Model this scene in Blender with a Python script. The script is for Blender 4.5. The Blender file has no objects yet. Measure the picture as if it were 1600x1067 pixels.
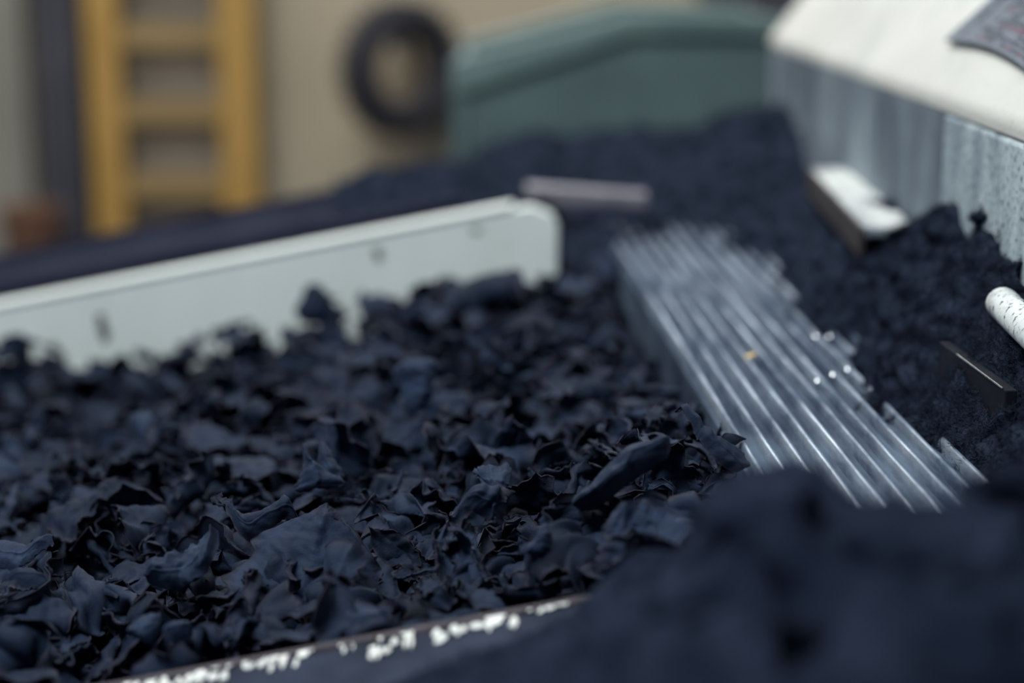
import bpy, bmesh, math, random
import numpy as np
from mathutils import Vector, Matrix, Euler

# ------------------------------------------------------------------ camera, world, light, exposure
scene = bpy.context.scene
COL = scene.collection
W_PX, H_PX, LENS, SENSOR = 1600, 1067, 60.0, 36.0
F_PX = LENS / SENSOR * W_PX
PITCH = math.radians(13.0)
CAM = np.array([0.0, 0.0, 1.30])
FWD = np.array([0, math.cos(PITCH), -math.sin(PITCH)])
UPV = np.array([0, math.sin(PITCH), math.cos(PITCH)])
RGT = np.array([1.0, 0, 0])
cd = bpy.data.cameras.new('camera')
cam = bpy.data.objects.new('camera', cd)
COL.objects.link(cam)
cam.location = CAM
cam.rotation_euler = (math.pi / 2 - PITCH, 0, 0)
cd.lens = LENS; cd.sensor_width = SENSOR; cd.sensor_fit = 'HORIZONTAL'
cd.clip_start = 0.02; cd.clip_end = 60
cd.dof.use_dof = True; cd.dof.focus_distance = 0.69; cd.dof.aperture_fstop = 3.3
scene.camera = cam

world = bpy.data.worlds.new('daylight'); scene.world = world
world.use_nodes = True
bg = world.node_tree.nodes['Background']
bg.inputs[0].default_value = (0.34, 0.58, 1.0, 1); bg.inputs[1].default_value = 0.17

def area(name, loc, target, sx, sy, power, color):
    l = bpy.data.lights.new(name, 'AREA'); l.shape = 'RECTANGLE'; l.size = sx; l.size_y = sy
    l.energy = power; l.color = color
    o = bpy.data.objects.new(name, l); COL.objects.link(o); o.location = loc
    o.rotation_euler = (Vector(target) - Vector(loc)).to_track_quat('-Z', 'Y').to_euler()
    return o
area('key_light', (-0.75, 0.05, 3.0), (0.0, 0.95, 1.05), 1.0, 0.8, 60, (0.88, 0.96, 1.0))  # unseen soft key lamp added overhead to light the leaves and board
area('glint_light', (-0.25, 2.45, 3.0), (0.1, 0.9, 1.1), 1.2, 0.12, 8, (0.93, 0.97, 1.0))  # small bright lamp added for glints and rib highlights
area('wall_fill_light', (-0.6, 1.9, 3.3), (-0.5, 3.2, 0.9), 2.0, 0.5, 52, (1.0, 0.93, 0.82))  # warm fill lamp added to brighten the back wall

vs = scene.view_settings
scene.display_settings.display_device = 'sRGB'
vs.view_transform = 'Standard'; vs.look = 'None'; vs.gamma = 1.0; vs.use_curve_mapping = False
vs.exposure = 0.0

# ------------------------------------------------------------------ helpers
def W(px, py, d):
    """world point seen at photo pixel (px, py) at depth d along the view axis"""
    return CAM + RGT * ((px - 800) / F_PX * d) + UPV * ((533.5 - py) / F_PX * d) + FWD * d

def ray(px, py):
    v = RGT * ((px - 800) / F_PX) + UPV * ((533.5 - py) / F_PX) + FWD
    return v

def project(P):
    q = P - CAM
    d = q @ FWD
    return 800 + (q @ RGT) / d * F_PX, 533.5 - (q @ UPV) / d * F_PX, d

_rs = np.random.RandomState(7)
_perm = _rs.permutation(256); _perm = np.concatenate([_perm, _perm, _perm])
_grad = _rs.normal(size=(256, 3)); _grad /= np.linalg.norm(_grad, axis=1)[:, None]
def perlin(x, y, z):
    x, y, z = np.broadcast_arrays(np.asarray(x, float), np.asarray(y, float), np.asarray(z, float))
    xi, yi, zi = np.floor(x).astype(int), np.floor(y).astype(int), np.floor(z).astype(int)
    xf, yf, zf = x - xi, y - yi, z - zi
    u, v, w = [t * t * t * (t * (t * 6 - 15) + 10) for t in (xf, yf, zf)]
    out = 0
    for dx in (0, 1):
        for dy in (0, 1):
            for dz in (0, 1):
                g = _grad[_perm[_perm[_perm[(xi + dx) & 255] + ((yi + dy) & 255)] + ((zi + dz) & 255)]]
                dot = g[..., 0] * (xf - dx) + g[..., 1] * (yf - dy) + g[..., 2] * (zf - dz)
                out = out + dot * (u if dx else 1 - u) * (v if dy else 1 - v) * (w if dz else 1 - w)
    return out

def np_mesh(name, verts, quads, mats, attr=None, smooth=True, midx=None):
    me = bpy.data.meshes.new(name)
    verts = np.asarray(verts, np.float32); quads = np.asarray(quads, np.int32)
    k = quads.shape[1]
    me.vertices.add(len(verts)); me.vertices.foreach_set('co', verts.ravel())
    me.loops.add(quads.size); me.loops.foreach_set('vertex_index', quads.ravel())
    me.polygons.add(len(quads))
    me.polygons.foreach_set('loop_start', np.arange(len(quads), dtype=np.int32) * k)
    me.polygons.foreach_set('loop_total', np.full(len(quads), k, np.int32))
    me.polygons.foreach_set('use_smooth', np.full(len(quads), smooth))
    if midx is not None: me.polygons.foreach_set('material_index', np.asarray(midx, np.int32))
    for m in mats: me.materials.append(m)
    if attr:
        for an, av in attr.items():
            a = me.attributes.new(an, 'FLOAT', 'POINT'); a.data.foreach_set('value', np.asarray(av, np.float32))
    me.update(calc_edges=True)
    me.validate()
    return me

def link(name, me, parent=None):
    o = bpy.data.objects.new(name, me); COL.objects.link(o)
    if parent is not None: o.parent = parent
    return o

def thing(name, label, cat, loc=(0, 0, 0), group=None):
    o = bpy.data.objects.new(name, None); COL.objects.link(o); o.location = loc
    o.empty_display_size = 0.05
    return tag(o, label, cat, group)

def tag(o, label, cat, group=None, kind=None):
    o['label'] = label; o['category'] = cat
    if group: o['group'] = group
    if kind: o['kind'] = kind
    return o

def bm_obj(name, bm, mat, parent=None, smooth=False, bevel=0.0, seg=2):
    """bmesh in world coordinates -> one mesh object; under a parent it is moved to the parent's space"""
    bmesh.ops.recalc_face_normals(bm, faces=bm.faces)
    me = bpy.data.meshes.new(name); bm.to_mesh(me); bm.free()
    me.materials.append(mat)
    if smooth:
        for p in me.polygons: p.use_smooth = True
    o = bpy.data.objects.new(name, me); COL.objects.link(o)
    if parent is not None:
        o.parent = parent
        off = Vector(parent.location); pp = parent.parent
        while pp is not None: off += Vector(pp.location); pp = pp.parent
        me.transform(Matrix.Translation(-off))
    if bevel > 0:
        m = o.modifiers.new('edge_rounding', 'BEVEL'); m.width = bevel; m.segments = seg; m.limit_method = 'ANGLE'
    return o

def box(bm, x0, x1, y0, y1, z0, z1, M=None):
    vs_ = [bm.verts.new((x, y, z)) for x in (x0, x1) for y in (y0, y1) for z in (z0, z1)]
    if M is not None:
        for v in vs_: v.co = M @ v.co
    for f in ((0, 1, 3, 2), (4, 6, 7, 5), (0, 4, 5, 1), (2, 3, 7, 6), (0, 2, 6, 4), (1, 5, 7, 3)):
        bm.faces.new([vs_[i] for i in f])
    return vs_

def prism(bm, pts, vec):
    """closed polygon pts (3-D) extruded along vec"""
    a = [bm.verts.new(p) for p in pts]; b = [bm.verts.new(Vector(p) + Vector(vec)) for p in pts]
    bm.faces.new(a); bm.faces.new(b[::-1])
    n = len(pts)
    for i in range(n): bm.faces.new((a[i], b[i], b[(i + 1) % n], a[(i + 1) % n]))

def lathe(bm, prof, M, n=32, close=False):
    """profile [(radius, height)] spun about local z, placed by matrix M"""
    rings = []
    for r, h in prof:
        rings.append([bm.verts.new(M @ Vector((r * math.cos(2 * math.pi * i / n), r * math.sin(2 * math.pi * i / n), h))) for i in range(n)])
    m = len(rings)
    for j in range(m if close else m - 1):
        a, b = rings[j], rings[(j + 1) % m]
        for i in range(n): bm.faces.new((a[i], a[(i + 1) % n], b[(i + 1) % n], b[i]))
    if not close:
        bm.faces.new(rings[0][::-1]); bm.faces.new(rings[-1])

class RBF:
    """smooth surface height through scattered points"""
    def __init__(s, pts, smooth=0.0):
        P = np.array([[p[0], p[1]] for p in pts]); z = np.array([p[2] for p in pts])
        s.P = P; n = len(P)
        K = np.linalg.norm(P[:, None] - P[None], axis=2) + smooth * np.eye(n)
        A = np.zeros((n + 3, n + 3)); A[:n, :n] = K; A[:n, n] = 1; A[:n, n + 1:] = P
        A[n, :n] = 1; A[n + 1:, :n] = P.T
        s.w = np.linalg.solve(A, np.concatenate([z, [0, 0, 0]])); s.n = n
    def __call__(s, x, y):
        x = np.asarray(x, float); y = np.asarray(y, float)
        out = s.w[s.n] + s.w[s.n + 1] * x + s.w[s.n + 2] * y
        for i in range(s.n):
            out = out + s.w[i] * np.sqrt((x - s.P[i, 0]) ** 2 + (y - s.P[i, 1]) ** 2 + 1e-5)
        return out

# ------------------------------------------------------------------ materials
def new_mat(name):
    m = bpy.data.materials.new(name); m.use_nodes = True
    nt = m.node_tree; b = nt.nodes['Principled BSDF']
    return m, nt, b
def node(nt, t, **kw):
    n = nt.nodes.new(t)
    for k, v in kw.items(): setattr(n, k, v)
    return n
def tex(nt, scale, detail=4, rough=0.55, mapscale=None, coord='Object'):
    tc = node(nt, 'ShaderNodeTexCoord'); n = node(nt, 'ShaderNodeTexNoise')
    n.inputs['Scale'].default_value = scale; n.inputs['Detail'].default_value = detail; n.inputs['Roughness'].default_value = rough
    if mapscale:
        mp = node(nt, 'ShaderNodeMapping'); mp.inputs['Scale'].default_value = mapscale
        nt.links.new(tc.outputs[coord], mp.inputs[0]); nt.links.new(mp.outputs[0], n.inputs['Vector'])
    else:
        nt.links.new(tc.outputs[coord], n.inputs['Vector'])
    return n
def ramp(nt, src, stops):
    r = node(nt, 'ShaderNodeValToRGB'); e = r.color_ramp.elements
    while len(e) < len(stops): e.new(0.5)
    for i, (p, c) in enumerate(stops):
        e[i].position = p; e[i].color = (*c, 1) if len(c) == 3 else c
    nt.links.new(src, r.inputs[0]); return r
def mixc(nt, fac, a, b, mode='MIX'):
    m = node(nt, 'ShaderNodeMix', data_type='RGBA', blend_type=mode)
    for s, v in ((0, fac), (6, a), (7, b)):
        if hasattr(v, 'is_output') or isinstance(v, bpy.types.NodeSocket): nt.links.new(v, m.inputs[s])
        elif s == 0: m.inputs[0].default_value = v
        else: m.inputs[s].default_value = (*v, 1)
    return m.outputs[2]
def bump(nt, b, src, strength, dist):
    n = node(nt, 'ShaderNodeBump'); n.inputs['Strength'].default_value = strength; n.inputs['Distance'].default_value = dist
    nt.links.new(src, n.inputs['Height']); nt.links.new(n.outputs[0], b.inputs['Normal'])
def simple(name, c0, c1, scale, rough=0.6, metal=0.0, detail=4, bmp=0.0, bdist=0.001, mapscale=None):
    m, nt, b = new_mat(name)
    n = tex(nt, scale, detail, mapscale=mapscale)
    r = ramp(nt, n.outputs[0], [(0.35, c0), (0.65, c1)])
    nt.links.new(r.outputs[0], b.inputs['Base Color'])
    b.inputs['Roughness'].default_value = rough; b.inputs['Metallic'].default_value = metal
    if bmp: bump(nt, b, n.outputs[0], bmp, bdist)
    return m

def leaf_material(name, base, hi, edge):
    m, nt, b = new_mat(name)
    oi = node(nt, 'ShaderNodeObjectInfo')
    at = node(nt, 'ShaderNodeAttribute', attribute_name='edge')
    hue = node(nt, 'ShaderNodeAttribute', attribute_name='tone')
    n = tex(nt, 90, 5)
    c = mixc(nt, hue.outputs['Fac'], base, hi)
    c2 = mixc(nt, at.outputs['Fac'], c, edge)
    sp = ramp(nt, n.outputs[0], [(0.3, (0.6, 0.6, 0.62)), (0.7, (1.25, 1.25, 1.25))])
    c3 = mixc(nt, 1.0, c2, sp.outputs[0], 'MULTIPLY')
    nt.links.new(c3, b.inputs['Base Color'])
    b.inputs['Roughness'].default_value = 0.62
    b.inputs['Specular IOR Level'].default_value = 0.20; b.inputs['Specular Tint'].default_value = (0.6, 0.78, 1.0, 1)
    b.inputs['Sheen Weight'].default_value = 0.05; b.inputs['Sheen Roughness'].default_value = 0.45; b.inputs['Sheen Tint'].default_value = (0.5, 0.65, 1.0, 1)
    f = tex(nt, 900, 6, 0.7)
    bump(nt, b, f.outputs[0], 0.6, 0.0006)
    return m
M_LEAF = leaf_material('dried_leaf', (0.0034, 0.0060, 0.0150), (0.0190, 0.0290, 0.055), (0.026, 0.022, 0.033))

def dust_material(name, c0, c1, scale):
    m, nt, b = new_mat(name)
    n = tex(nt, scale, 8, 0.65)
    r = ramp(nt, n.outputs[0], [(0.32, c0), (0.68, c1)])
    nt.links.new(r.outputs[0], b.inputs['Base Color'])
    b.inputs['Roughness'].default_value = 1.0; b.inputs['Specular IOR Level'].default_value = 0.05
    f = tex(nt, scale * 6, 8, 0.75)
    bump(nt, b, f.outputs[0], 1.0, 0.002)
    return m
M_DUST = dust_material('tea_dust', (0.0150, 0.0215, 0.0390), (0.042, 0.054, 0.086), 110)
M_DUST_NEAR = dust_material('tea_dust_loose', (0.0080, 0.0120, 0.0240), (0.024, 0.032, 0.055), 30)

def board_material():
    m, nt, b = new_mat('cream_board_paint')
    n = tex(nt, 14, 5, mapscale=(1, 1, 0.6))
    r = ramp(nt, n.outputs[0], [(0.3, (0.70, 0.73, 0.66)), (0.7, (0.80, 0.83, 0.77))])
    s = tex(nt, 26, 3, mapscale=(1.6, 1, 0.5))
    k = ramp(nt, s.outputs[0], [(0.70, (0, 0, 0)), (0.78, (1, 1, 1))])
    c = mixc(nt, k.outputs[0], r.outputs[0], (0.30, 0.27, 0.19))
    nt.links.new(c, b.inputs['Base Color']); b.inputs['Roughness'].default_value = 0.6
    bump(nt, b, n.outputs[0], 0.2, 0.001)
    return m
M_BOARD = board_material()
M_STAIN = simple('board_stain', (0.05, 0.055, 0.045), (0.10, 0.10, 0.075), 60, 0.8)
M_LEDGE = simple('dusty_dark_ledge', (0.0095, 0.011, 0.023), (0.020, 0.0215, 0.037), 18, 0.7, 0, 6, 0.4, 0.002)
_b = M_LEDGE.node_tree.nodes['Principled BSDF']; _b.inputs['Specular IOR Level'].default_value = 0.06; _b.inputs['Roughness'].default_value = 0.95
M_RIM = simple('dusty_rim_metal', (0.012, 0.017, 0.030), (0.028, 0.036, 0.058), 30, 0.65, 0, 6, 0.4, 0.001)
_b = M_RIM.node_tree.nodes['Principled BSDF']; _b.inputs['Specular IOR Level'].default_value = 0.15; _b.inputs['Roughness'].default_value = 0.85
M_RUSTEDGE = simple('worn_brown_edge', (0.022, 0.018, 0.026), (0.055, 0.040, 0.048), 70, 0.7, 0, 6, 0.4, 0.001)
M_DARKBROWN = simple('dark_brown_metal', (0.012, 0.009, 0.011), (0.028, 0.019, 0.018), 70, 0.8)
M_CHIP = simple('pale_chipped_paint', (0.55, 0.56, 0.52), (0.85, 0.84, 0.78), 120, 0.5)
M_STEEL = simple('dull_steel', (0.03, 0.03, 0.035), (0.06, 0.06, 0.07), 12, 0.6, 0.3)
M_STRIP = simple('pinkish_grey_strip', (0.16, 0.14, 0.16), (0.24, 0.21, 0.23), 30, 0.5)

def rib_material():
    m, nt, b = new_mat('worn_ribbed_metal')
    n = tex(nt, 55, 6, 0.65, mapscale=(1, 0.25, 1))
    r = ramp(nt, n.outputs[0], [(0.40, (0.06, 0.09, 0.14)), (0.66, (0.38, 0.44, 0.52))])
    nt.links.new(r.outputs[0], b.inputs['Base Color'])
    rr = ramp(nt, n.outputs[0], [(0.35, (0.6, 0.6, 0.6)), (0.65, (0.27, 0.27, 0.27))])
    nt.links.new(rr.outputs[0], b.inputs['Roughness'])
    b.inputs['Metallic'].default_value = 0.65
    f = tex(nt, 300, 4, mapscale=(1, 0.1, 1))
    bump(nt, b, f.outputs[0], 0.15, 0.0005)
    return m
M_RIB = rib_material()
M_RIBSHEET = simple('dusty_sheet_metal', (0.014, 0.022, 0.040), (0.085, 0.115, 0.155), 26, 0.6, 0.3, 5, mapscale=(1, 0.4, 1))
_b = M_RIBSHEET.node_tree.nodes['Principled BSDF']; _b.inputs['Specular IOR Level'].default_value = 0.12; _b.inputs['Metallic'].default_value = 0.1; _b.inputs['Roughness'].default_value = 0.8
M_GLINTDOME = simple('bright_metal', (0.75, 0.78, 0.8), (0.9, 0.92, 0.92), 50, 0.12, 1.0)
M_DARKBAR = simple('blackened_steel', (0.004, 0.005, 0.009), (0.010, 0.011, 0.017), 40, 0.7, 0.0, 5, 0.3, 0.0006)
_b = M_DARKBAR.node_tree.nodes['Principled BSDF']; _b.inputs['Specular IOR Level'].default_value = 0.15
M_EDGEHIGHLIGHT = simple('bright_edge_highlight', (0.55, 0.52, 0.47), (0.9, 0.87, 0.8), 500, 0.25, 1.0)

def speckled(name, base0, base1, grime, lo, hi, streak, speck):
    """pale paint with a grime film in vertical streaks and fine dark specks"""
    m, nt, b = new_mat(name)
    n = tex(nt, 30, 5, 0.6, mapscale=(1, 1, streak))
    r = ramp(nt, n.outputs[0], [(lo, base1), (hi, grime)])
    big = tex(nt, 9, 3, 0.5)
    k = ramp(nt, big.outputs[0], [(0.35, base0), (0.65, base1)])
    c = mixc(nt, 0.5, k.outputs[0], r.outputs[0], 'MIX') if False else mixc(nt, ramp(nt, n.outputs[0], [(lo, (0, 0, 0)), (hi, (1, 1, 1))]).outputs[0], k.outputs[0], grime)
    s = tex(nt, 420, 3, 0.6, mapscale=(1, 1, 0.7))
    t = ramp(nt, s.outputs[0], [(speck, (0, 0, 0)), (speck + 0.07, (1, 1, 1))])
    c2 = mixc(nt, t.outputs[0], c, (0.06, 0.085, 0.11))
    nt.links.new(c2, b.inputs['Base Color']); b.inputs['Roughness'].default_value = 0.7
    bump(nt, b, s.outputs[0], 0.5, 0.0008)
    return m
M_FRONT = speckled('grimy_housing_paint', (0.10, 0.13, 0.16), (0.28, 0.33, 0.355), (0.045, 0.062, 0.088), 0.42, 0.68, 0.42, 0.63)
M_COVER = speckled('speckled_housing_paint', (0.38, 0.44, 0.46), (0.50, 0.56, 0.57), (0.13, 0.18, 0.21), 0.42, 0.72, 0.3, 0.55)
M_HOOD = speckled('cream_hood_paint', (0.53, 0.51, 0.46), (0.60, 0.58, 0.52), (0.43, 0.435, 0.41), 0.52, 0.78, 1.0, 0.66)
M_LEDGEWHITE = speckled('worn_white_rail_paint', (0.50, 0.52, 0.50), (0.66, 0.67, 0.62), (0.14, 0.16, 0.19), 0.50, 0.66, 1.0, 0.58)
M_PLATE = simple('dull_grey_plate', (0.055, 0.066, 0.090), (0.095, 0.11, 0.14), 90, 0.5, 0.2, 5)
M_PLATEEDGE = simple('dark_plate_edge', (0.02, 0.03, 0.04), (0.04, 0.055, 0.065), 90, 0.5)
M_INKRED = simple('faded_red_ink', (0.10, 0.028, 0.045), (0.17, 0.05, 0.07), 200, 0.6)
M_INKDARK = simple('faded_dark_ink', (0.022, 0.027, 0.042), (0.045, 0.05, 0.07), 200, 0.6)
M_SCRIBE = simple('bright_scribed_line', (0.30, 0.34, 0.38), (0.4, 0.44, 0.48), 80, 0.4)
M_GREEN = simple('dark_green_paint', (0.075, 0.115, 0.112), (0.115, 0.165, 0.155), 8, 0.55, 0, 5)
M_GREENRIM = simple('pale_green_paint', (0.11, 0.165, 0.15), (0.17, 0.23, 0.21), 12, 0.5, 0, 5)
M_YELLOW = simple('amber_yellow_paint', (0.36, 0.205, 0.045), (0.43, 0.25, 0.065), 6, 0.5)
M_YELLOWRUNG = simple('faded_yellow_paint', (0.24, 0.155, 0.055), (0.30, 0.20, 0.08), 6, 0.6)
M_WALL = simple('tan_plaster', (0.37, 0.315, 0.225), (0.43, 0.37, 0.27), 2.5, 0.9, 0, 6)
M_GREYPANEL = simple('grey_panel', (0.20, 0.188, 0.155), (0.25, 0.235, 0.195), 4, 0.8)
M_SHADESHEET = simple('grey_brown_shade', (0.19, 0.165, 0.135), (0.26, 0.215, 0.165), 7, 0.8, mapscale=(0.3, 1, 2.5))
M_POST = simple('dark_blue_grey_post', (0.032, 0.032, 0.042), (0.048, 0.046, 0.058), 6, 0.7)
M_RUBBER = simple('black_rubber', (0.016, 0.015, 0.02), (0.03, 0.028, 0.034), 20, 0.85)
M_RUST = simple('rust_brown_metal', (0.10, 0.045, 0.025), (0.15, 0.07, 0.035), 8, 0.85)
M_FLOOR = simple('concrete', (0.16, 0.155, 0.15), (0.24, 0.235, 0.22), 3, 0.85, 0, 8, 0.3, 0.003)
M_AMBER = simple('amber_leaf_flake', (0.55, 0.36, 0.12), (0.65, 0.45, 0.18), 300, 0.6)

# ------------------------------------------------------------------ setting
def structure(o): o['kind'] = 'structure'; return o
bm = bmesh.new(); box(bm, -3.2, 3.2, -1.6, 3.6, -0.1, 0.0); structure(bm_obj('floor', bm, M_FLOOR))
WALL_Y = 3.20
bm = bmesh.new(); box(bm, -3.2, 3.2, WALL_Y, WALL_Y + 0.15, 0, 2.4); structure(bm_obj('wall_back', bm, M_WALL))

def added_window():  # unseen glowing window added above the view for bright streaks on the ribs
    x0, x1, z0, z1 = -0.45, 0.95, 1.45, 2.25
    m, nt, b = new_mat('added_glowing_pane')
    b.inputs['Base Color'].default_value = (0.7, 0.75, 0.8, 1)
    b.inputs['Emission Color'].default_value = (0.82, 0.92, 1.0, 1); b.inputs['Emission Strength'].default_value = 2.6
    t = bpy.data.objects.new('added_window_1', None); COL.objects.link(t); t.location = (x0, WALL_Y, z0); t['kind'] = 'structure'
    bm = bmesh.new()
    for a in ((x0 - .05, x1 + .05, z0 - .05, z0), (x0 - .05, x1 + .05, z1, z1 + .05), (x0 - .05, x0, z0, z1), (x1, x1 + .05, z0, z1), ((x0 + x1) / 2 - .015, (x0 + x1) / 2 + .015, z0, z1)):
        box(bm, a[0], a[1], WALL_Y - 0.03, WALL_Y - 0.002, a[2], a[3])
    bm_obj('added_window_frame', bm, M_POST, t)
    bm = bmesh.new(); box(bm, x0, x1, WALL_Y - 0.012, WALL_Y - 0.006, z0, z1); bm_obj('added_window_pane', bm, m, t)
added_window()

def xat(px, d): return (px - 800) / F_PX * d
def wy(d): return d * math.cos(PITCH)          # horizontal distance, near enough on the view axis

# grey panel and dark post on the far left, added brown sheet for the shade behind the ladder
def wall_slab(name, px0, px1, y0, y1, z1, mat, label, cat, bev=0.004):
    t = (y0 + y1) / 2
    D = t / math.cos(PITCH) * 0.99
    bm = bmesh.new(); box(bm, xat(px0, D), xat(px1, D), y0, y1, 0.0, z1)
    return tag(bm_obj(name, bm, mat, bevel=bev), label, cat)
wall_slab('wall_panel', -160, 66, 3.14, WALL_Y, 2.3, M_GREYPANEL, 'dull grey-green panel standing against the tan wall left of the dark post', 'panel')
wall_slab('steel_post', 86, 150, 3.02, 3.12, 2.4, M_POST, 'dark blue-grey upright post beside the yellow ladder', 'post')
wall_slab('ladder_shade_sheet', 150, 405, 3.15, WALL_Y, 2.3, M_SHADESHEET, 'grey-brown sheet standing in for the shade behind the yellow ladder', 'board')
wall_slab('roof_column', 1090, 1330, 2.85, 3.1, 2.4, M_POST, 'dark navy column behind the green hopper by the housing', 'column')

def drum(px, D, r, ztop):
    c = (xat(px, D), 2.92, 0)
    t = thing('rusty_pipe', 'short rust-brown upright pipe at the foot of the dark post', 'pipe', c)
    bm = bmesh.new(); lathe(bm, [(r, 0), (r, ztop - 0.03), (r * 1.12, ztop - 0.03), (r * 1.12, ztop), (r * 0.8, ztop), (r * 0.8, ztop - 0.05)], Matrix.Translation(c), 28)
    bm_obj('pipe_body', bm, M_RUST, t, smooth=False, bevel=0.003)
    bm = bmesh.new(); lathe(bm, [(r * 1.5, 0), (r * 1.5, 0.02)], Matrix.Translation(c), 28)
    bm_obj('foot_flange', bm, M_RUST, t, bevel=0.003)
drum(62, 3.0, 0.048, 0.865)

# ------------------------------------------------------------------ yellow ladder
LY = 3.06
def ladder():
    D = 3.10
    xl0, xl1, xr0, xr1 = xat(152, D), xat(203, D), xat(352, D), xat(408, D)
    t = thing('yellow_ladder', 'amber yellow steel ladder with wide flat rungs standing against the back wall', 'ladder', ((xl0 + xr1) / 2, LY, 0))
    for a, b in ((xl0, xl1), (xr0, xr1)):
        bm = bmesh.new()
        box(bm, a, b, LY - 0.008, LY + 0.008, 0.0, 2.35)
        s = a if a < xl1 else b - 0.006
        box(bm, s, s + 0.006, LY + 0.008, LY + 0.045, 0.0, 2.35)
        bm_obj('rail', bm, M_YELLOW, t, bevel=0.002)
    zc = float(W(280, 172, D)[2])
    step = 115 / F_PX * D
    for k in range(-6, 11):
        z = zc + k * step
        if z < 0.03 or z > 2.3: continue
        bm = bmesh.new(); box(bm, xl1 - 0.004, xr0 + 0.004, LY + 0.006, LY + 0.020, z - 0.021, z + 0.023)
        bm_obj('rung', bm, M_YELLOWRUNG, t, bevel=0.002)
ladder()

# ------------------------------------------------------------------ tyre on a wall peg
def tyre():
    D = 3.05
    c = Vector(W(628, 108, D))
    t = thing('rubber_tyre', 'small black rubber tyre hanging on the tan wall beside the green hopper', 'tyre', c)
    M = Matrix.Translation(c) @ Matrix.Rotation(math.radians(38), 4, 'Z') @ Matrix.Rotation(math.pi / 2, 4, 'X')
    bm = bmesh.new()
    R, r = 0.089, 0.030
    prof = []
    for i in range(20):
        a = 2 * math.pi * i / 20
        ca, sa = math.cos(a), math.sin(a)
        sq = (abs(ca) ** 3 + abs(sa) ** 3) ** (-1 / 3)
        prof.append((R + r * ca * sq, 0.034 * sa * sq))
    lathe(bm, prof, M, 56, close=True)
    bm_obj('casing', bm, M_RUBBER, t, smooth=True)
    bm = bmesh.new()
    for i in range(28):
        a = 2 * math.pi * i / 28
        K = M @ Matrix.Rotation(a, 4, 'Z')
        box(bm, R + r - 0.002, R + r + 0.004, -0.006, 0.006, -0.026, 0.026, K)
    bm_obj('tread', bm, M_RUBBER, t, bevel=0.001)
    p = thing('wall_peg', 'steel peg in the tan wall that carries the rubber tyre', 'peg', (c.x, WALL_Y, c.z + 0.03))
    bm = bmesh.new()
    lathe(bm, [(0.012, 0), (0.012, WALL_Y - c.y + 0.08)], Matrix.Translation((c.x, c.y - 0.08, c.z + R - r - 0.012)) @ Matrix.Rotation(-math.pi / 2, 4, 'X'), 16)
    bm_obj('shaft', bm, M_STEEL, p)
tyre()

# ------------------------------------------------------------------ green hopper
def hopper():
    D = 1.72
    P = lambda px, py: Vector(W(px, py, D))
    A, B, C, = P(712, 98), P(985, 24), P(1225, 30)
    yf = float(P(960, 150)[1])
    for v in (A, B, C): v.y = yf
    dep = 0.34
    zb = float(P(900, 330)[2])
    t = thing('green_hopper', 'dark green metal hopper with pale rim behind the dust drift', 'hopper', (float(B.x), yf, 0))
    def wall(name, y0, th):
        bm = bmesh.new(); prism(bm, [(A.x, y0, A.z), (B.x, y0, B.z), (C.x, y0, C.z), (C.x, y0, zb), (A.x, y0, zb)], (0, th, 0))
        return bm_obj(name, bm, M_GREEN, t, bevel=0.002)
    wall('front_wall', yf, 0.008); wall('rear_wall', yf + dep, 0.008)
    for X, zt in ((A.x, A.z), (C.x - 0.008, C.z)):
        bm = bmesh.new(); box(bm, X, X + 0.008, yf + 0.008, yf + dep, zb, zt); bm_obj('side_wall', bm, M_GREEN, t, bevel=0.002)
    bm = bmesh.new(); box(bm, A.x + 0.01, C.x - 0.01, yf + 0.01, yf + dep - 0.002, zb, zb + 0.008); bm_obj('bottom', bm, M_GREEN, t)
    h = 0.023
    def flange(y0, y1, name):
        bm = bmesh.new()
        prism(bm, [(A.x - 0.004, y0, A.z + 0.004), (B.x, y0, B.z + 0.004), (C.x, y0, C.z + 0.004), (C.x, y0, C.z - h * 0.7), (B.x, y0, B.z - h * 0.9), (A.x - 0.004, y0, A.z - h * 1.5)], (0, y1 - y0, 0))
        r = bm_obj(name, bm, M_GREENRIM, t, bevel=0.003); r['label'] = 'pale green rim flange'
    flange(yf - 0.009, yf - 0.0005, 'rim'); flange(yf + dep - 0.03, yf + dep - 0.0005, 'rim')
    bm = bmesh.new(); box(bm, A.x - 0.004, A.x + 0.012, yf - 0.005, yf - 0.0005, zb, A.z - h * 1.4); bm_obj('corner_strip', bm, M_GREEN, t, bevel=0.002)
    for X in (A.x + 0.015, C.x - 0.045):
        for Y in (yf + 0.03, yf + dep - 0.06):
            bm = bmesh.new(); box(bm, X, X + 0.03, Y, Y + 0.03, 0, zb); bm_obj('leg', bm, M_GREEN, t, bevel=0.002)
hopper()

# ------------------------------------------------------------------ leaf trough (front rim, bed, back ledge) and cream board
SL = 0.195                                          # the machine climbs to the right
def zt(x, z0): return z0 + SL * x
def incl(bm, x0, x1, y0, y1, z0, z1):               # box whose top and bottom follow the climb
    vs_ = box(bm, x0, x1, y0, y1, z0, z1)
    for v in vs_: v.co.z += SL * v.co.x
ZC = CAM[2]
rim_pt = W(560, 1002, 0.585)
RIM_Z = float(rim_pt[2]) - SL * float(rim_pt[0]); RIM_Y = float(rim_pt[1])
brd = W(405, 403, 1.15)
BRD_Z = float(brd[2]) - SL * float(brd[0]); BRD_Y = float(brd[1])
BED_Z = BRD_Z - 0.115
XL = -0.75
TR = thing('leaf_trough', 'long dark metal trough holding the dried leaves, front rim chipped', 'trough', (-0.2, 0.75, 0))
bm = bmesh.new(); incl(bm, XL, 0.085, RIM_Y - 0.01, BRD_Y + 0.02, BED_Z - 0.004, BED_Z); bm_obj('bed_plate', bm, M_STEEL, TR)
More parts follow.
